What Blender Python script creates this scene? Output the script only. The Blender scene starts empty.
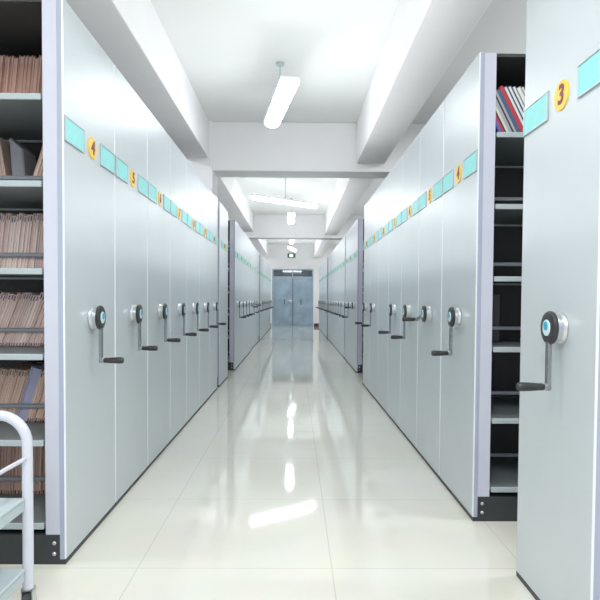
import bpy, bmesh, math, random
from mathutils import Matrix, Vector
random.seed(7)
S = bpy.context.scene
COL = S.collection

# ------------------------------------------------------------------ materials
def lin(c):
    return tuple((x / 12.92 if x <= .04045 else ((x + .055) / 1.055) ** 2.4) for x in [v / 255 for v in c])

def mat(name, rgb, rough=.5, metal=0.0, noise=0.0, scale=20.0, bump=0.0, emit=0.0, emitcol=None, coat=0.0, stretch=None, spec=None):
    m = bpy.data.materials.new(name); m.use_nodes = True
    nt = m.node_tree; N = nt.nodes; L = nt.links
    b = N['Principled BSDF']
    c = lin(rgb)
    b.inputs['Roughness'].default_value = rough
    b.inputs['Metallic'].default_value = metal
    b.inputs['Coat Weight'].default_value = coat
    if spec is not None:
        b.inputs['Specular IOR Level'].default_value = spec
    tc = N.new('ShaderNodeTexCoord')
    no = N.new('ShaderNodeTexNoise'); no.inputs['Scale'].default_value = scale
    no.inputs['Detail'].default_value = 3
    if stretch:
        mp = N.new('ShaderNodeMapping'); mp.inputs['Scale'].default_value = stretch
        L.new(tc.outputs['Object'], mp.inputs['Vector']); L.new(mp.outputs['Vector'], no.inputs['Vector'])
    else:
        L.new(tc.outputs['Object'], no.inputs['Vector'])
    rp = N.new('ShaderNodeValToRGB')
    rp.color_ramp.elements[0].position = .3; rp.color_ramp.elements[1].position = .7
    rp.color_ramp.elements[0].color = tuple(max(0, x * (1 - noise)) for x in c) + (1,)
    rp.color_ramp.elements[1].color = tuple(min(1, x * (1 + noise)) for x in c) + (1,)
    L.new(no.outputs['Fac'], rp.inputs['Fac']); L.new(rp.outputs['Color'], b.inputs['Base Color'])
    if bump:
        bp = N.new('ShaderNodeBump'); bp.inputs['Strength'].default_value = bump; bp.inputs['Distance'].default_value = .002
        L.new(no.outputs['Fac'], bp.inputs['Height']); L.new(bp.outputs['Normal'], b.inputs['Normal'])
    if emit:
        b.inputs['Emission Color'].default_value = (*lin(emitcol or rgb), 1)
        b.inputs['Emission Strength'].default_value = emit
    return m

def floor_mat():
    m = bpy.data.materials.new('polished_tile'); m.use_nodes = True
    nt = m.node_tree; N = nt.nodes; L = nt.links; b = N['Principled BSDF']
    tc = N.new('ShaderNodeTexCoord'); mp = N.new('ShaderNodeMapping')
    mp.inputs['Location'].default_value = (-.16, .12, 0)
    L.new(tc.outputs['Object'], mp.inputs['Vector'])
    br = N.new('ShaderNodeTexBrick'); br.offset = 0; br.squash = 1
    br.inputs['Scale'].default_value = 1; br.inputs['Brick Width'].default_value = .8; br.inputs['Row Height'].default_value = .8
    br.inputs['Mortar Size'].default_value = .0022; br.inputs['Mortar Smooth'].default_value = .3
    br.inputs['Color1'].default_value = (*lin((226, 224, 211)), 1); br.inputs['Color2'].default_value = (*lin((228, 226, 215)), 1)
    br.inputs['Mortar'].default_value = (*lin((196, 196, 186)), 1)
    L.new(mp.outputs['Vector'], br.inputs['Vector'])
    no = N.new('ShaderNodeTexNoise'); no.inputs['Scale'].default_value = 3.5; no.inputs['Detail'].default_value = 4
    L.new(tc.outputs['Object'], no.inputs['Vector'])
    mx = N.new('ShaderNodeMix'); mx.data_type = 'RGBA'; mx.blend_type = 'MULTIPLY'; mx.inputs[0].default_value = .12
    L.new(br.outputs['Color'], mx.inputs[6]); L.new(no.outputs['Color'], mx.inputs[7])
    L.new(mx.outputs[2], b.inputs['Base Color'])
    n2 = N.new('ShaderNodeTexNoise'); n2.inputs['Scale'].default_value = 5; n2.inputs['Detail'].default_value = 1
    L.new(tc.outputs['Object'], n2.inputs['Vector'])
    bp = N.new('ShaderNodeBump'); bp.inputs['Strength'].default_value = .025; bp.inputs['Distance'].default_value = .01
    L.new(n2.outputs['Fac'], bp.inputs['Height']); L.new(bp.outputs['Normal'], b.inputs['Normal'])
    b.inputs['Roughness'].default_value = .05
    b.inputs['IOR'].default_value = 1.6
    return m

def folder_mat(name, rgb, tab=(50, 52, 96)):
    """buff paper folder: streaky edge with dark tie ends at top and foot"""
    m = bpy.data.materials.new(name); m.use_nodes = True
    nt = m.node_tree; N = nt.nodes; L = nt.links; b = N['Principled BSDF']; b.inputs['Roughness'].default_value = .8
    tc = N.new('ShaderNodeTexCoord'); oi = N.new('ShaderNodeObjectInfo')
    sp = N.new('ShaderNodeSeparateXYZ'); L.new(tc.outputs['Generated'], sp.inputs[0])
    c = lin(rgb)
    rp = N.new('ShaderNodeValToRGB'); rp.color_ramp.interpolation = 'LINEAR'
    e = rp.color_ramp.elements
    e[0].position = 0; e[0].color = tuple(x * .78 for x in c) + (1,)
    e[1].position = 1; e[1].color = tuple(min(1, x * 1.15) for x in c) + (1,)
    q = e.new(.45); q.color = (c[0] * .95, c[1] * .9, c[2] * .9, 1)
    q = e.new(.7); q.color = (*c, 1)
    L.new(oi.outputs['Random'], rp.inputs['Fac'])
    r2 = N.new('ShaderNodeValToRGB'); r2.color_ramp.interpolation = 'CONSTANT'
    e = r2.color_ramp.elements
    e[0].position = 0; e[0].color = (1, 1, 1, 1)
    e[1].position = .06; e[1].color = (0, 0, 0, 1)
    q = e.new(.88); q.color = (1, 1, 1, 1); q = e.new(.97); q.color = (0, 0, 0, 1)
    L.new(sp.outputs['Z'], r2.inputs['Fac'])
    # ties only across the middle third of the edge thickness, on some folders
    r3 = N.new('ShaderNodeValToRGB'); r3.color_ramp.interpolation = 'CONSTANT'
    e = r3.color_ramp.elements
    e[0].position = 0; e[0].color = (0, 0, 0, 1); e[1].position = .3; e[1].color = (1, 1, 1, 1); q = e.new(.8); q.color = (0, 0, 0, 1)
    L.new(sp.outputs['X'], r3.inputs['Fac'])
    mu = N.new('ShaderNodeMath'); mu.operation = 'MULTIPLY'
    L.new(r2.outputs['Color'], mu.inputs[0]); L.new(r3.outputs['Color'], mu.inputs[1])
    mx = N.new('ShaderNodeMix'); mx.data_type = 'RGBA'
    L.new(mu.outputs[0], mx.inputs[0]); L.new(rp.outputs['Color'], mx.inputs[6]); mx.inputs[7].default_value = (*lin(tab), 1)
    L.new(mx.outputs[2], b.inputs['Base Color'])
    return m

M = dict(
    panel=mat('painted_steel_panel', (199, 207, 211), .34, .13, .02, 3),
    panel_edge_glint=mat('painted_edge_highlight', (234, 239, 246), .3, 0, .01, 6),  # panel colour lightened to paint the highlight on rounded edges
    post=mat('lilac_grey_steel', (200, 203, 218), .45, 0, .02, 8),
    strip=mat('blue_grey_return', (166, 173, 194), .45, 0, .02, 8),
    shelf=mat('shelf_steel', (172, 184, 188), .45, 0, .03, 8),
    deck=mat('shelf_deck_steel', (112, 120, 122), .5, 0, .04, 8),
    inner=mat('shade_toned_inner_steel', (44, 46, 47), .6, 0, .1, 6),  # shade inside the units is put into this dark colour
    bar=mat('stop_bar_steel', (140, 146, 152), .4, .2, .05, 10),
    base=mat('black_base', (44, 48, 51), .5, 0, .08, 12),
    frame=mat('silver_frame', (186, 200, 202), .3, .6, .03, 30),
    cyan=mat('cyan_card', (138, 222, 220), .5, 0, .03, 25),
    yellow=mat('yellow_disc', (244, 200, 52), .4, 0, .03, 30),
    maroon=mat('maroon_ink', (120, 30, 52), .5, 0, .03, 30),
    chrome=mat('brushed_aluminium', (206, 210, 214), .28, 1.0, .06, 60, stretch=(8, 1, 1)),
    arm=mat('polished_steel_arm', (150, 155, 160), .25, .9, .05, 40),
    black=mat('black_plastic', (36, 37, 38), .42, 0, .06, 60),
    cap=mat('cap_white', (205, 228, 235), .3, 0, .03, 40),
    cap_cyan=mat('cap_cyan', (40, 165, 195), .3, 0, .03, 40),
    plaster=mat('white_plaster', (236, 235, 236), .8, 0, .015, 2.5, .05),
    ceiling=mat('ceiling_plaster', (228, 230, 228), .85, 0, .015, 2.0, .05),
    door=mat('blue_grey_steel', (150, 171, 188), .38, .3, .16, 3),
    door_edge=mat('door_edge_steel', (112, 130, 144), .4, .3, .06, 8),
    door_dark=mat('door_seam', (70, 82, 92), .5, 0, .05, 8),
    glass=mat('dark_transom_glass', (62, 76, 82), .04, 0, .1, 6, spec=1.0),
    white_metal=mat('white_enamel', (212, 214, 226), .25, 0, .02, 20, coat=.3),
    tray=mat('grey_tray', (190, 204, 208), .4, .1, .03, 12),
    rubber=mat('caster_rubber', (60, 62, 64), .7, 0, .1, 40),
    tube=mat('lit_diffuser', (250, 252, 255), .4, 0, 0, 10, emit=20, emitcol=(245, 250, 255)),
    housing=mat('lamp_housing', (238, 240, 242), .4, 0, .01, 20),
    red_brown=mat('red_brown_skirting', (72, 42, 38), .5, 0, .1, 10),
    green=mat('exit_green', (20, 92, 66), .4, 0, .05, 30),
    exit_lit=mat('exit_lit', (240, 255, 250), .4, 0, 0, 10, emit=3),
    buff=folder_mat('buff_folder', (246, 224, 216)),
    brown=folder_mat('brown_folder', (204, 172, 158), (60, 44, 44)),
    rust=folder_mat('rust_folder', (196, 156, 140), (200, 170, 164)),
    tan=folder_mat('tan_folder', (232, 204, 186), (70, 66, 70)),
    greyb=mat('grey_binder', (150, 151, 158), .7, 0, .05, 14),
    lilac=mat('lilac_folder', (182, 182, 212), .7, 0, .04, 14),
    pages=mat('white_pages', (236, 238, 234), .8, 0, .03, 60, stretch=(20, 1, 1)),
    bk_red=mat('red_cover', (196, 34, 46), .45, 0, .03, 20),
    bk_navy=mat('navy_cover', (34, 52, 104), .45, 0, .03, 20),
    bk_slate=mat('slate_cover', (60, 84, 112), .45, 0, .03, 20),
    bk_violet=mat('violet_cover', (92, 84, 158), .45, 0, .03, 20),
    bk_dark=mat('dark_cover', (62, 48, 48), .45, 0, .03, 20),
    bk_cream=mat('cream_cover', (214, 212, 200), .5, 0, .03, 20),
    bk_grey=mat('grey_cover', (158, 164, 172), .5, 0, .03, 20),
    boxfile=mat('black_boxfile', (30, 31, 33), .35, 0, .1, 10),
    floor=floor_mat(),
)

# ------------------------------------------------------------------ mesh helpers
def box(bm, x0, x1, y0, y1, z0, z1, bev=0.0, seg=1):
    r = bmesh.ops.create_cube(bm, size=1)
    vs = r['verts']
    for v in vs:
        v.co = Vector(((x0 + x1) / 2 + v.co.x * (x1 - x0), (y0 + y1) / 2 + v.co.y * (y1 - y0), (z0 + z1) / 2 + v.co.z * (z1 - z0)))
    if bev:
        es = list({e for v in vs for e in v.link_edges})
        bmesh.ops.bevel(bm, geom=es, offset=bev, segments=seg, profile=.5, affect='EDGES')

def lathe(bm, prof, axis='X', seg=24, at=(0, 0, 0), cap=True):
    """prof: list of (t, r) along the axis"""
    rings = []
    at = Vector(at)
    for t, r in prof:
        ring = []
        for k in range(seg):
            a = 2 * math.pi * k / seg
            c, s = r * math.cos(a), r * math.sin(a)
            p = {'X': (t, c, s), 'Y': (s, t, c), 'Z': (c, s, t)}[axis]
            ring.append(bm.verts.new(at + Vector(p)))
        rings.append(ring)
    for a, b in zip(rings, rings[1:]):
        for k in range(seg):
            bm.faces.new((a[k], a[(k + 1) % seg], b[(k + 1) % seg], b[k]))
    if cap:
        bm.faces.new(rings[0][::-1]); bm.faces.new(rings[-1])

def tube(bm, pts, r, seg=12):
    pts = [Vector(p) for p in pts]
    rings = []
    up = None
    for i, p in enumerate(pts):
        d = (pts[min(i + 1, len(pts) - 1)] - pts[max(i - 1, 0)]).normalized()
        if up is None:
            up = d.orthogonal().normalized()
        up = (up - d * up.dot(d)).normalized()
        w = d.cross(up)
        rings.append([bm.verts.new(p + r * (up * math.cos(2 * math.pi * k / seg) + w * math.sin(2 * math.pi * k / seg))) for k in range(seg)])
    for a, b in zip(rings, rings[1:]):
        for k in range(seg):
            bm.faces.new((a[k], a[(k + 1) % seg], b[(k + 1) % seg], b[k]))
    bm.faces.new(rings[0][::-1]); bm.faces.new(rings[-1])

def mesh(name, bm, m, smooth=False):
    bmesh.ops.recalc_face_normals(bm, faces=bm.faces)
    me = bpy.data.meshes.new(name); bm.to_mesh(me); bm.free()
    me.materials.append(M[m] if isinstance(m, str) else m)
    if smooth:
        for p in me.polygons: p.use_smooth = True
        me.set_sharp_from_angle(angle=math.radians(35))
    return me

def link(name, me, parent=None, loc=(0, 0, 0), rot=(0, 0, 0)):
    o = bpy.data.objects.new(name, me); COL.objects.link(o)
    o.location = loc; o.rotation_euler = rot
    if parent: o.parent = parent
    return o

def tag(o, label=None, cat=None, group=None, kind=None):
    if label: o['label'] = label
    if cat: o['category'] = cat
    if group: o['group'] = group
    if kind: o['kind'] = kind
    return o

def boxes(name, m, *bs, bev=0.0, seg=1):
    bm = bmesh.new()
    for b in bs: box(bm, *b, bev=bev, seg=seg)
    return mesh(name, bm, m)

def copy_tree(o, parent=None):
    c = o.copy(); COL.objects.link(c); c.parent = parent
    for ch in list(o.children): copy_tree(ch, c)
    return c

ORD = ['first', 'second', 'third', 'fourth', 'fifth', 'sixth', 'seventh', 'eighth', 'ninth', 'tenth', 'eleventh', 'twelfth', 'thirteenth',
       'fourteenth', 'fifteenth', 'sixteenth', 'seventeenth', 'eighteenth', 'nineteenth', 'twentieth', 'twenty-first', 'twenty-second',
       'twenty-third', 'twenty-fourth', 'twenty-fifth', 'twenty-sixth', 'twenty-seventh', 'twenty-eighth']

# ------------------------------------------------------------------ setting
Y0, Y1, XW, HC = -3.2, 23.0, 4.3, 3.37
def struct(name, m, *bs, bev=0.0):
    return tag(link(name, boxes(name, m, *bs, bev=bev)), kind='structure')
struct('floor', 'floor', (-XW - .2, XW + .2, Y0, Y1 + .4, -.12, 0))
struct('ceiling', 'ceiling', (-XW - .2, XW + .2, Y0, Y1 + .4, HC, HC + .15))
struct('wall_left', 'plaster', (-XW - .2, -XW, Y0, Y1 + .2, 0, HC))
struct('wall_right', 'plaster', (XW, XW + .2, Y0, Y1 + .2, 0, HC))
DX0, DX1, DH = -.93, .76, 2.36
struct('wall_far', 'plaster', (-XW, DX0, Y1, Y1 + .2, 0, HC), (DX1, XW, Y1, Y1 + .2, 0, HC), (DX0, DX1, Y1, Y1 + .2, DH, HC))
struct('baseboard_far', 'red_brown', (-XW, DX0 - .03, Y1 - .015, Y1, 0, .13), (DX1 + .03, XW, Y1 - .015, Y1, 0, .13))
# concrete beams: cross beams and the two running along the rows
BZ = 2.75
struct('trim_1', 'plaster', (-XW, XW, 7.22, 7.62, BZ, HC), bev=.008)
struct('trim_10', 'plaster', (-1.46, -1.055, 7.18, 7.64, 2.345, HC), bev=.006)
struct('trim_2', 'plaster', (-XW, XW, 15.0, 15.4, BZ, HC), bev=.008)
for n, (x0, x1, zb) in enumerate([(-1.46, -1.105, 2.9), (.775, 1.13, 2.84)]):
    for k, (a, b) in enumerate([(Y0, 7.18), (7.64, 15.0), (15.4, Y1)]):
        struct('trim_%d' % (3 + n * 3 + k), 'plaster', (x0, x1, a, b, zb, HC), bev=.006)

# door at the far end
d = link('door_1', None, loc=((DX0 + DX1) / 2, Y1, 0)); tag(d, kind='structure')
hw = (DX1 - DX0) / 2
link('door_frame', boxes('door_frame', 'door', (-hw, -hw + .05, .02, .14, 0, DH), (hw - .05, hw, .02, .14, 0, DH),
     (-hw + .05, hw - .05, .02, .14, DH - .05, DH), (-hw + .05, hw - .05, .02, .14, 1.99, 2.05), (-.02, .02, .03, .13, 2.05, DH - .05)), d)
link('transom_glass', boxes('transom_glass', 'glass', (-hw + .05, -.02, .07, .08, 2.05, DH - .05), (.02, hw - .05, .07, .08, 2.05, DH - .05)), d)
for sgn in (-1, 1):
    x0, x1 = (-hw + .055, -.004) if sgn < 0 else (.004, hw - .055)
    lf = link('door_leaf', boxes('door_leaf', 'door', (x0, x1, .06, .11, .012, 1.985), (x0 + .12, x1 - .12, .052, .06, .16, .86), (x0 + .12, x1 - .12, .052, .06, 1.16, 1.85), bev=.004), d)
    bm = bmesh.new()
    xp = sgn * .34
    tube(bm, [(xp, .062, 1.1), (xp, .0, 1.1), (xp, -.005, 1.08), (xp, -.005, .94), (xp, 0, .92), (xp, .062, .92)], .018, 8)
    link('door_handle', mesh('door_handle', bm, 'door_dark', True), lf)
link('meeting_strip', boxes('meeting_strip', 'door_edge', (-.03, .03, .048, .059, .012, 1.985)), d)
bm = bmesh.new(); lathe(bm, [(-.03, .05), (-.02, .068), (.058, .07)], 'Y', 20, (-.09, 0, 1.02))
link('door_lock', mesh('door_lock', bm, 'chrome', True), d)
struct('trim_9', 'door', (DX0, DX1, Y1 + .02, Y1 + .16, 0, .01))

# exit sign above the door
t = link('exit_sign', None, loc=(-.143, Y1 - .03, 2.9)); tag(t, 'dark green exit sign box with lit centre above the double door', 'exit sign')
link('sign_box', boxes('sign_box', 'green', (-.16, .16, -.03, .03, -.085, .085), bev=.008), t)
link('lit_face', boxes('lit_face', 'exit_lit', (-.07, .055, -.034, -.029, -.045, .045)), t)

# ------------------------------------------------------------------ pendant lights
def light(name, a, b, label, ha=2.92, hb=2.92, ws=1.0):
    a = Vector((*a, ha)); b = Vector((*b, hb)); c = (a + b) / 2; dv = b - a; L = dv.length
    rz = math.atan2(dv.y, dv.x); ry = -math.asin(dv.z / L)
    t = link(name, None, loc=c, rot=(0, ry, rz)); tag(t, label, 'ceiling light', 'tube lights hung along the aisle')
    h = L / 2
    link('lamp_housing', boxes('lamp_housing', 'housing', (-h, h, -.085 * ws, .085 * ws, .018, .05), bev=.006), t)
    bm = bmesh.new()
    n = 10
    prof = [(.078 * ws * math.cos(math.pi * k / n), -.045 * math.sin(math.pi * k / n)) for k in range(n + 1)]
    prof = [(.078 * ws, .017)] + prof + [(-.078 * ws, .017)]
    ra = [bm.verts.new((-h + .01, y, z)) for y, z in prof]; rb = [bm.verts.new((h - .01, y, z)) for y, z in prof]
    for k in range(len(prof)):
        j = (k + 1) % len(prof); bm.faces.new((ra[k], ra[j], rb[j], rb[k]))
    bm.faces.new(ra); bm.faces.new(rb[::-1])
    link('diffuser', mesh('diffuser', bm, 'tube'), t)
    R = Matrix.Rotation(rz, 4, 'Z') @ Matrix.Rotation(ry, 4, 'Y')
    up = R.inverted() @ Vector((0, 0, HC - c.z))
    bm = bmesh.new(); tube(bm, [(0, 0, .05), tuple(up * .98)], .008, 8); tube(bm, [tuple(up * .94), tuple(up)], .04, 16)
    link('stem', mesh('stem', bm, 'frame', True), t)
light('pendant_light', (-.05, 4.8), (-.255, 6.05), 'wide lit pendant light nearest the front, hung lengthwise above the aisle', 2.95, 2.985)
light('pendant_light', (-.78, 10.05), (.41, 10.75), 'thin lit pendant light hung crosswise just behind the first ceiling beam', 2.93, 2.89, .55)
light('pendant_light', (-.09, 12.0), (-.10, 13.25), 'short looking lit pendant light seen end-on behind the crosswise light')
light('pendant_light', (-.104, 16.7), (-.104, 17.95), 'small lit pendant light just beyond the second ceiling beam', ws=.75)
light('pendant_light', (-.19, 19.6), (.0, 20.8), 'small slanted lit pendant light hung last before the far wall', ws=.75)

def lamp(name, loc, sx, sy, power, rot=(0, 0, 0)):
    l = bpy.data.lights.new(name, 'AREA'); l.shape = 'RECTANGLE'; l.size = sx; l.size_y = sy; l.energy = power
    l.color = (.96, .985, 1.0)
    o = bpy.data.objects.new(name, l); COL.objects.link(o); o.location = loc; o.rotation_euler = rot
    return o
lamp('added_front_fill', (0, .3, 3.2), .2, 1.25, 50)  # added fill without a fixture, above and behind the camera
lamp('added_front_fill', (0, -2.2, 3.2), .2, 1.25, 50)
for yy in (2.5, 5.5, 9.5, 13, 17.5, 21):
    for xx in (-2.6, 2.6):
        lamp('added_side_fill', (xx, yy, 3.25), .2, 1.25, 60)  # added fill over the rows to brighten beams and ceiling
for yy, ll, pw in ((2.2, 8, 40), (11.3, 6.6, 33), (19.2, 6.6, 33)):
    lamp('added_uplight_fill', (0, yy, 2.4), 1.5, ll, pw, (math.pi, 0, 0))  # added unseen area light, floats over the aisle to brighten the ceiling
    for xx in (-2.6, 2.6):
        lamp('added_uplight_fill', (xx, yy, 2.4), 1.5, ll, 28, (math.pi, 0, 0))  # same added upward fill above the shelving rows

# ------------------------------------------------------------------ shelving units
W, TOP, LEN = .65, 2.33, 2.7
SHELF_Z = [.159, .507, .866, 1.219, 1.577, 1.93]
P = .0025   # half gap between neighbours
def panel_mesh(w=W):
    me = boxes('end_panel', 'panel', (0, .024, P, w - P, .02, TOP), bev=.006, seg=2)
    me.materials.append(M['panel_edge_glint'])
    for p in me.polygons:      # highlight on the rounded edges, painted as a lighter material
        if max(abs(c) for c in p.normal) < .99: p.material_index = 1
    return me
def base_mesh(w=W):
    return boxes('base', 'base', (.002, .026, P, w - P, 0, .019), (.026, LEN, P, w - P, 0, .125))
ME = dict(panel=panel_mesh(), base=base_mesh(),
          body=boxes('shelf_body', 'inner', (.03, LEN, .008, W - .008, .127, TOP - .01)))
bm = bmesh.new()
lathe(bm, [(0, .052), (-.006, .054), (-.012, .052), (-.016, .049), (-.036, .049)], 'X', 32)
ME['hub'] = mesh('crank_hub', bm, 'chrome', True)
bm = bmesh.new()
lathe(bm, [(-.034, .05), (-.035, .056), (-.042, .057), (-.048, .053), (-.051, .04), (-.051, .0285)], 'X', 32)
ME['rim'] = mesh('hub_rim', bm, 'black', True)
bm = bmesh.new(); lathe(bm, [(-.050, .028), (-.053, .027), (-.054, .02)], 'X', 24)
ME['cap'] = mesh('hub_cap', bm, 'cap', True)
bm = bmesh.new()
lathe(bm, [(-.0535, .015), (-.0555, .015)], 'X', 20, (0, 0, .006))
ME['logo'] = mesh('cap_emblem', bm, 'cap_cyan', True)
bm = bmesh.new()
box(bm, -.049, -.036, -.012, .012, -.208, -.035, bev=.002)
lathe(bm, [(-.036, .013), (-.051, .013), (-.056, .009), (-.062, .009)], 'X', 16, (0, 0, -.2))
ME['arm'] = mesh('crank_arm', bm, 'arm', True)
bm = bmesh.new()
lathe(bm, [(-.057, .0105), (-.062, .0125), (-.074, .0125), (-.086, .0135), (-.11, .015), (-.132, .0155), (-.142, .0145), (-.147, .011)], 'X', 20, (0, 0, -.2))
ME['grip'] = mesh('crank_grip', bm, 'black', True)
def plate_meshes():
    bm = bmesh.new()
    w, h, d_ = .105, .0525, .007
    for b in [(-w, w, h - .007, h), (-w, w, -h, -h + .007)]:
        box(bm, -d_, 0, b[0], b[1], b[2], b[3], bev=.0015)
    for b in [(-w, -w + .007), (w - .007, w)]:
        box(bm, -d_, 0, b[0], b[1], -h + .007, h - .007, bev=.0015)
    fr = mesh('label_plate', bm, 'frame')
    card = boxes('label_card', 'cyan', (-.0045, -.0005, -w + .007, w - .007, -h + .007, h - .007))
    return fr, card
ME['plate'], ME['card'] = plate_meshes()
bm = bmesh.new(); lathe(bm, [(0, .051), (-.003, .051), (-.0045, .049)], 'X', 36)
ME['disc'] = mesh('number_disc', bm, 'yellow', True)
ME['post'] = boxes('post', 'post', (0, .058, 0, .012, .125, TOP - .004), (0, .006, .012, .12, .125, TOP - .004))
ME['strip'] = boxes('edge_strip', 'strip', (.0055, .0245, -.0022, .004, .022, TOP - .004))
ME['upright'] = boxes('upright', 'post', (-.03, .03, 0, .012, .125, TOP - .004))
ME['shelf'] = boxes('shelf', 'deck', (0, 2.64, .016, W - .016, -.004, .0115))
ME['lip'] = boxes('shelf_lip', 'shelf', (.059, 2.64, .004, .015, -.013, .012), (.059, 2.64, W - .015, W - .004, -.013, .012), bev=.002)
ME['bar'] = boxes('stop_bar', 'bar', (0, 2.64, -.006, .006, -.01, .01), bev=.003)
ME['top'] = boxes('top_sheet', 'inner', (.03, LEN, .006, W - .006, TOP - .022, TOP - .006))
bm = bmesh.new()
for z in (.045, .09): lathe(bm, [(.003, .009), (-.003, .009), (-.006, .006)], 'Y', 12, (.05, 0, z))
ME['bolt'] = mesh('bolt', bm, 'chrome', True)
bm = bmesh.new(); lathe(bm, [(.003, .008), (-.003, .008), (-.006, .005)], 'Y', 12)
ME['bolt'] = mesh('bolt', bm, 'chrome', True)

def number_mesh(txt):
    cu = bpy.data.curves.new('number_text', 'FONT'); cu.body = txt; cu.size = .088 if len(txt) == 1 else .066
    cu.align_x = 'CENTER'; cu.align_y = 'CENTER'; cu.extrude = .0012; cu.offset = .0022; cu.shear = .12; cu.resolution_u = 4
    o = bpy.data.objects.new('number_text', cu); COL.objects.link(o)
    dg = bpy.context.evaluated_depsgraph_get()
    me = bpy.data.meshes.new_from_object(o.evaluated_get(dg))
    bpy.data.objects.remove(o); bpy.data.curves.remove(cu)
    me.name = 'number'; me.materials.clear(); me.materials.append(M['maroon'])
    return me
NUM = {}
TEXT_ROT = Matrix(((0, 0, -1), (-1, 0, 0), (0, 1, 0))).to_euler()

def add_front(root, vc, w=W, crank=True):
    """label plates, number disc and crank on the aisle side"""
    for v, sc in (((.0755, .64), (.458, 1)) if w < .6 else ((w / 2 - .21, 1), (w / 2 + .21, 1))):
        p = link('label_plate', ME['plate'], root, (0, v, 1.806)); link('label_card', ME['card'], p); p.scale = (1, sc, 1)
    link('number_disc', ME['disc'], root, (0, .256 if w < .6 else w / 2, 1.806))
    if crank:
        h = link('crank_hub', ME['hub'], root, (0, vc, 1.02))
        link('hub_rim', ME['rim'], h); link('hub_cap', ME['cap'], h); link('cap_emblem', ME['logo'], h)
        link('crank_arm', ME['arm'], h); link('crank_grip', ME['grip'], h)

def add_inside(root, w=W):
    sc = w / W
    bs = root['base_obj'] if 'base_obj' in root else None
    for v, m in ((.004, 1), (w - .004, -1)):
        o = link('post', ME['post'], root, (.026, v, 0)); o.scale = (1, m, 1)
        o = link('edge_strip', ME['strip'], root, (0, v, 0)); o.scale = (1, m, 1)
        for u in (.93, 1.83, 2.67):
            o = link('upright', ME['upright'], root, (u, v, 0)); o.scale = (1, m, 1)
    for z in SHELF_Z:
        o = link('shelf', ME['shelf'], root, (.034, 0, z)); o.scale = (1, sc, 1)
        link('shelf_lip', ME['lip'], o)
    for z in SHELF_Z:
        link('stop_bar', ME['bar'], root, (.034, w * .48, z + .092))
    o = link('top_sheet', ME['top'], root); o.scale = (1, sc, 1)

def new_unit(open_, vc, crank=True, w=W):
    root = link('mobile_shelving_unit', None)
    link('end_panel', ME['panel'] if w == W else panel_mesh(w), root)
    b = link('base', ME['base'] if w == W else base_mesh(w), root)
    if open_:
        add_inside(root, w)
        for v, s in (((P - .001, 1),) if vc < .3 else ((w - P + .001, -1),)):
            for z in (.045, .09):
                o = link('bolt', ME['bolt'], b, (.048, v, z)); o.scale = (1, s, 1)
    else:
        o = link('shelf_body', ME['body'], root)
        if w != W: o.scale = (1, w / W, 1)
    add_front(root, vc, w, crank)
    return root

protos = {}
def place_unit(side, x, ynear, num, idx, open_=False, crank=True, angle=0.0, w=W, extra=''):
    right = side == 'right'
    vc = ((.225 if w < .6 else .285) if right else w - .31)
    key = (side, open_, crank, round(w, 3))
    if key not in protos:
        root = protos[key] = new_unit(open_, vc, crank, w)
    else:
        root = copy_tree(protos[key])
    root.location = (x, ynear if right else ynear + w, 0)
    root.rotation_euler = (0, 0, 0 if right else math.pi)
    s = str(num)
    if s not in NUM: NUM[s] = number_mesh(s)
    for ch in root.children:
        k = ch.name.split('.')[0]
        if k == 'number_disc':
            for g in list(ch.children): bpy.data.objects.remove(g)
            link('number', NUM[s], ch, (-.0052, 0, 0), TEXT_ROT)
        if k == 'crank_hub':
            for g in ch.children:
                if g.name.split('.')[0] in ('crank_arm', 'crank_grip'):
                    g.rotation_euler = (angle if right else -angle, 0, 0)
    lab = '%s pale grey shelving unit from front in %s row' % (ORD[idx], side)
    if extra: lab += ', ' + extra
    tag(root, lab, 'shelving unit', 'mobile shelving units in the %s row' % side)
    return root

XL, XR = -.946, .900
# left row
i = 0; num = 4
LU = []
LU.append(place_unit('left', XL, 2.308, 4, 0, True, extra='numbered 4, holding folders')); i = 1
for k in range(1, 7):
    ex = {1: 'disc numbered 5', 2: 'disc numbered 6', 3: 'disc numbered 7'}.get(k, '')
    place_unit('left', XL, 2.308 + W * k * 1.003, 4 + k, k, False, extra=ex)
place_unit('left', XL + .004, 7.05, 11, 7, True, crank=False, w=.86, extra='wider, without crank')
n = 8
def run(side, x, y0, cnt, n, first_open=True, angles={}, nocrank=()):
    for k in range(cnt):
        place_unit(side, x, y0 + k * W * 1.003, n + (4 if side == 'left' else 3), n, first_open and k == 0, k not in nocrank, angles.get(k, 0),
                   extra='after a dark gap' if first_open and k == 0 else '')
        n += 1
    return n
n = run('left', -.925, 8.685, 5, n, angles={4: 1.2})
n = run('left', -.945, 12.2, 4, n, angles={1: 1.3})
n = run('left', -.925, 15.05, 10, n)
# right row
place_unit('right', XR, 1.652, 3, 0, True, w=.573, extra='disc numbered 3')
for k in range(7):
    ex = {0: 'numbered 4, holding books', 1: 'numbered 5, crank level', 4: 'with no crank'}.get(k, '')
    place_unit('right', XR, 2.774 + k * W * 1.003, 4 + k, k + 1, k == 0, k != 4, {1: 1.35}.get(k, 0), extra=ex)
n = 8
n = run('right', .94, 8.46, 3, n, angles={0: 1.4})
n = run('right', .94, 10.6, 8, n, first_open=False)
n = run('right', .93, 16.18, 8, n)

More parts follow.
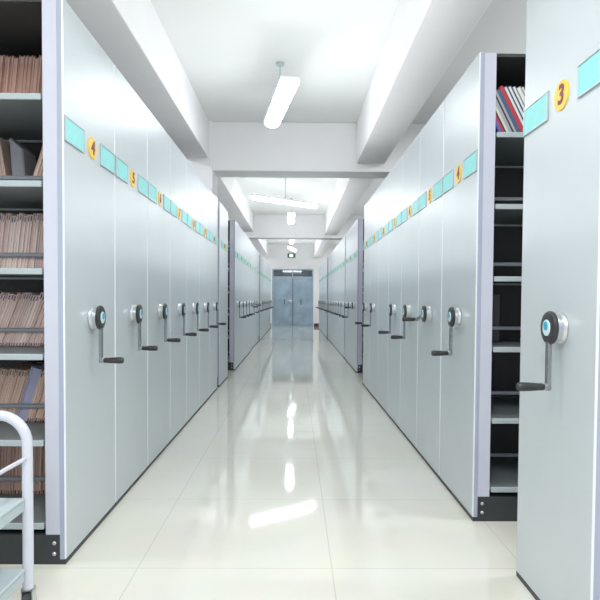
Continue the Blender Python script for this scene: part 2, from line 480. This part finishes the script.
# ------------------------------------------------------------------ folders on the left unit
def folder_mesh(m, t, h, dep=.29):
    bm = bmesh.new()
    # two covers meeting at a spine on the far side, paper block slightly recessed on the near edge
    box(bm, -t, -t * .86, 0, dep, 0, h); box(bm, -t * .14, 0, 0, dep, 0, h); box(bm, -t * .86, -t * .14, dep - .003, dep, 0, h)
    box(bm, -t * .86, -t * .14, .004, dep - .004, .003, h * .985)
    return mesh('folder', bm, m)
FM = {}
def fm(m, t, h):
    k = (m, t, h)
    if k not in FM: FM[k] = folder_mesh(m, t, h)
    return FM[k]
YF = 2.308 + .348
def row(level, theta, h, m, x_start, x_end, label, group, ts=(.009, .011, .013), special={}):
    x = x_start; th = math.radians(theta); k = 0
    z = SHELF_Z[level] + .0125
    while x > x_end:
        if k in special:
            mm, t, lab, cat = special[k]; hh = h
        else:
            mm, t, lab, cat = m, random.choice(ts), None, None; hh = round(h - random.choice((0, 0, .006, .012)), 3)
        o = link('folder', fm(mm, t, hh), None, (x, YF + random.choice((0, .004, .008)), z), (0, th, 0))
        tag(o, lab or label, cat or 'folder', None if lab else group)
        x -= t / math.cos(th) + .0006; k += 1
XE = -1.43
lab_ = 'thin %s folder packed on the %s of left unit 4'
row(5, 6, .3, 'rust', -1.12, XE, lab_ % ('rust brown', 'top shelf'), 'rust folders on the top left shelf', ts=(.014, .02, .024))
row(3, 7, .278, 'buff', -1.12, XE, lab_ % ('buff', 'third shelf from top'), 'buff folders on the third left shelf')
row(2, 21, .272, 'buff', -1.15, XE - .06, lab_ % ('leaning buff', 'fourth shelf from top'), 'leaning buff folders on the fourth left shelf')
row(1, 17, .262, 'tan', -1.14, XE - .06, lab_ % ('leaning tan', 'fifth shelf from top'), 'leaning tan folders on the fifth left shelf',
    special={11: ('lilac', .05, 'thick lilac folder leaning among tan folders on the left unit, fifth shelf', 'folder')})
row(0, 2, .27, 'brown', -1.12, XE, lab_ % ('dark brown', 'lowest shelf'), 'brown folders on the lowest left shelf', ts=(.012, .016),
    special={0: ('lilac', .045, 'lilac grey folder on the lowest shelf of the left unit, behind the trolley post', 'folder')})
# second shelf from the top: tan block, grey binder, one folder fallen the other way
z = SHELF_Z[4] + .0125
x = -1.318
o = link('binder', boxes('binder', 'greyb', (-.06, 0, 0, .14, 0, .27), bev=.006), None, (-1.258, YF, z), (0, math.radians(-4), 0))
me = o.data
for v in me.vertices:   # sloping top corner of the binder
    if v.co.z > .2 and v.co.x > -.02: v.co.z -= .05
bm = None
o.location = (-1.264, YF, z + .0045)
tag(o, 'thick grey binder leaning on the second shelf from the top, left unit', 'binder')
row_x = -1.343
for k in range(8):
    t = random.choice((.014, .017, .02))
    o = link('folder', fm('tan', t, .272), None, (row_x, YF, z + .158 * t), (0, math.radians(-9), 0))
    tag(o, 'tan folder left of the grey binder on the second left shelf', 'folder', 'tan folders left of the grey binder')
    row_x -= t / math.cos(math.radians(9)) + .0006
for k in range(4):
    t = .016
    th = math.radians(18)
    o = link('folder', fm('tan', t, .27), None, (-1.243 + k * .0174, YF, z + .001), (0, th, 0))
    tag(o, 'tan folder slanting against the post, right of the grey binder', 'folder', 'tan folders slanting right of the grey binder')

# ------------------------------------------------------------------ books on the right unit's top shelf
def make_book(x, t, h, th, cover, label, y, solid):
    dep = .21; c = .0028
    t_ = link('book', None, None, (x, y, SHELF_Z[5] + .0125), (0, -th, 0))
    if solid:    # spine towards the viewer
        link('cover', boxes('cover', cover, (0, c, 0, dep, 0, h), (t - c, t, 0, dep, 0, h), (c, t - c, 0, c, 0, h)), t_)
        link('pages', boxes('pages', 'pages', (c, t - c, c + .001, dep - .004, .003, h - .004)), t_)
    else:
        link('cover', boxes('cover', cover, (0, c, 0, dep, 0, h), (t - c, t, 0, dep, 0, h), (c, t - c, dep - .003, dep, 0, h)), t_)
        link('pages', boxes('pages', 'pages', (c, t - c, .002, dep - .004, .003, h - .003)), t_)
    tag(t_, label, 'book', 'books leaning on the top right shelf')
th = math.radians(27)
seq = [('bk_violet', .018, .13, 1, 'short violet book at the left end of the leaning books'),
       ('bk_red', .0065, .16, 1, 'short thin red book beside the violet one, right top shelf'),
       ('bk_dark', .0075, .18, 1, 'thin dark brown book next to the short red one'),
       ('bk_cream', .011, .20, 1, 'thin cream book between a brown and a lilac grey one'),
       ('bk_grey', .014, .22, 1, 'lilac grey book just right of the thin cream one'),
       ('bk_dark', .008, .24, 1, 'thin dark brown book between two grey books'),
       ('bk_grey', .010, .25, 1, 'thin grey book touching the slate blue book'),
       ('bk_slate', .020, 0.235, 1, 'slate blue book leaning just left of the tall red book'),
       ('bk_red', .016, 0.255, 1, 'tall bright red book leaning near the middle of the top right shelf'),
       ('bk_navy', .018, 0.253, 0, 'white-paged navy book touching the tall red book on its right'),
       ('bk_navy', .018, 0.255, 0, 'white-paged navy book, second to the right of the tall red book'),
       ('bk_navy', .018, 0.254, 0, 'white-paged navy book, third to the right of the tall red book'),
       ('bk_cream', .020, 0.250, 0, 'cream book leaning among navy and dark edged books'),
       ('bk_dark', .016, 0.253, 0, 'dark edged white book just right of the cream one'),
       ('bk_dark', .016, 0.255, 0, 'dark edged white book, second to the right of the cream one'),
       ('bk_slate', .012, 0.250, 1, 'slate book next to last on the right of the leaning row'),
       ('bk_red', .011, 0.250, 1, 'red book at the right end of the leaning row')]
x = 1.012
for cv, t, h, so, lb in seq:
    make_book(x, t, h, th, cv, lb, 2.80, so)
    x += t / math.cos(th) + .0008
for k, xx in enumerate((1.045, 1.10)):
    o = link('box_file', boxes('box_file', 'boxfile', (0, .045, 0, .26, 0, .27), bev=.004), None, (xx, 3.105, SHELF_Z[2] + .0125))
    tag(o, ['left one of two black box files in the dark right shelf', 'right one of two black box files in the dark right shelf'][k], 'box file', 'black box files')

# ------------------------------------------------------------------ tubular trolley, front left
tr = link('tubular_trolley', None, None, (-1.231, 1.66, 0))
tag(tr, 'white tubular trolley with grey tray in the left foreground', 'trolley')
def hoop(y, ztop=.7):
    bm = bmesh.new(); pts = [(.30, y, .09), (.30, y, ztop - .1)]
    for k in range(1, 9):
        a = math.pi / 2 * k / 8; pts.append((.2 + .1 * math.cos(a), y, ztop - .1 + .1 * math.sin(a)))
    for k in range(0, 9):
        a = math.pi / 2 * k / 8; pts.append((-.2 - .1 * math.sin(a), y, ztop - .1 + .1 * math.cos(a)))
    pts += [(-.30, y, .09)]
    tube(bm, pts, .018, 16)
    return mesh('hoop_frame', bm, 'white_metal', True)
for y in (.29, -.29): link('hoop_frame', hoop(y), tr)
for x in (-.3, .3):
    bm = bmesh.new(); tube(bm, [(x, .28, .552), (x, -.28, .562)], .0075, 10)
    link('side_rail', mesh('side_rail', bm, 'white_metal', True), tr)
for z in (.388, .14):
    bm = bmesh.new()
    box(bm, -.3, .3, -.27, .268, z + .016, z + .03, bev=.004)
    for b in [(-.298, -.286, -.268, .266), (.286, .298, -.268, .266), (-.286, .286, -.268, -.256), (-.286, .286, .254, .266)]:
        box(bm, b[0], b[1], b[2], b[3], z - .016, z + .017)
    link('tray', mesh('tray', bm, 'tray'), tr)
for x in (-.3, .3):
    for y in (-.29, .29):
        bm = bmesh.new()
        lathe(bm, [(-.014, .03), (-.01, .037), (.01, .037), (.014, .03)], 'X', 20, (x, y, .037))
        c = link('caster', mesh('caster', bm, 'rubber', True), tr)
        link('caster_fork', boxes('caster_fork', 'chrome', (x - .02, x - .016, y - .014, y + .014, .025, .088), (x + .016, x + .02, y - .014, y + .014, .025, .088), (x - .02, x + .02, y - .014, y + .014, .084, .092)), c)

# ------------------------------------------------------------------ world, camera
w = bpy.data.worlds.new('world'); S.world = w; w.use_nodes = True
w.node_tree.nodes['Background'].inputs[0].default_value = (.86, .92, 1.0, 1)
w.node_tree.nodes['Background'].inputs[1].default_value = .9

yaw, pit, rol, shy, F = .0096, .0304, .0063, 16.5, 560.0
ex = Vector((math.cos(yaw), -math.sin(yaw), 0)); ey = Vector((math.sin(yaw), math.cos(yaw), 0)); ez = Vector((0, 0, 1))
fw = ey * math.cos(pit) - ez * math.sin(pit); upv = ey * math.sin(pit) + ez * math.cos(pit)
R = ex * math.cos(rol) + upv * math.sin(rol); U = -ex * math.sin(rol) + upv * math.cos(rol)
cam = bpy.data.cameras.new('camera'); co = bpy.data.objects.new('camera', cam); COL.objects.link(co)
co.matrix_world = Matrix(((R.x, U.x, -fw.x, 0), (R.y, U.y, -fw.y, 0), (R.z, U.z, -fw.z, 1.11), (0, 0, 0, 1)))
cam.sensor_width = 36; cam.lens = F / 600 * 36; cam.shift_y = shy / 600; cam.clip_start = .05; cam.clip_end = 100
S.camera = co
S.view_settings.view_transform = 'Standard'
S.view_settings.look = 'None'
S.view_settings.exposure = 0.16
S.view_settings.gamma = 1.1
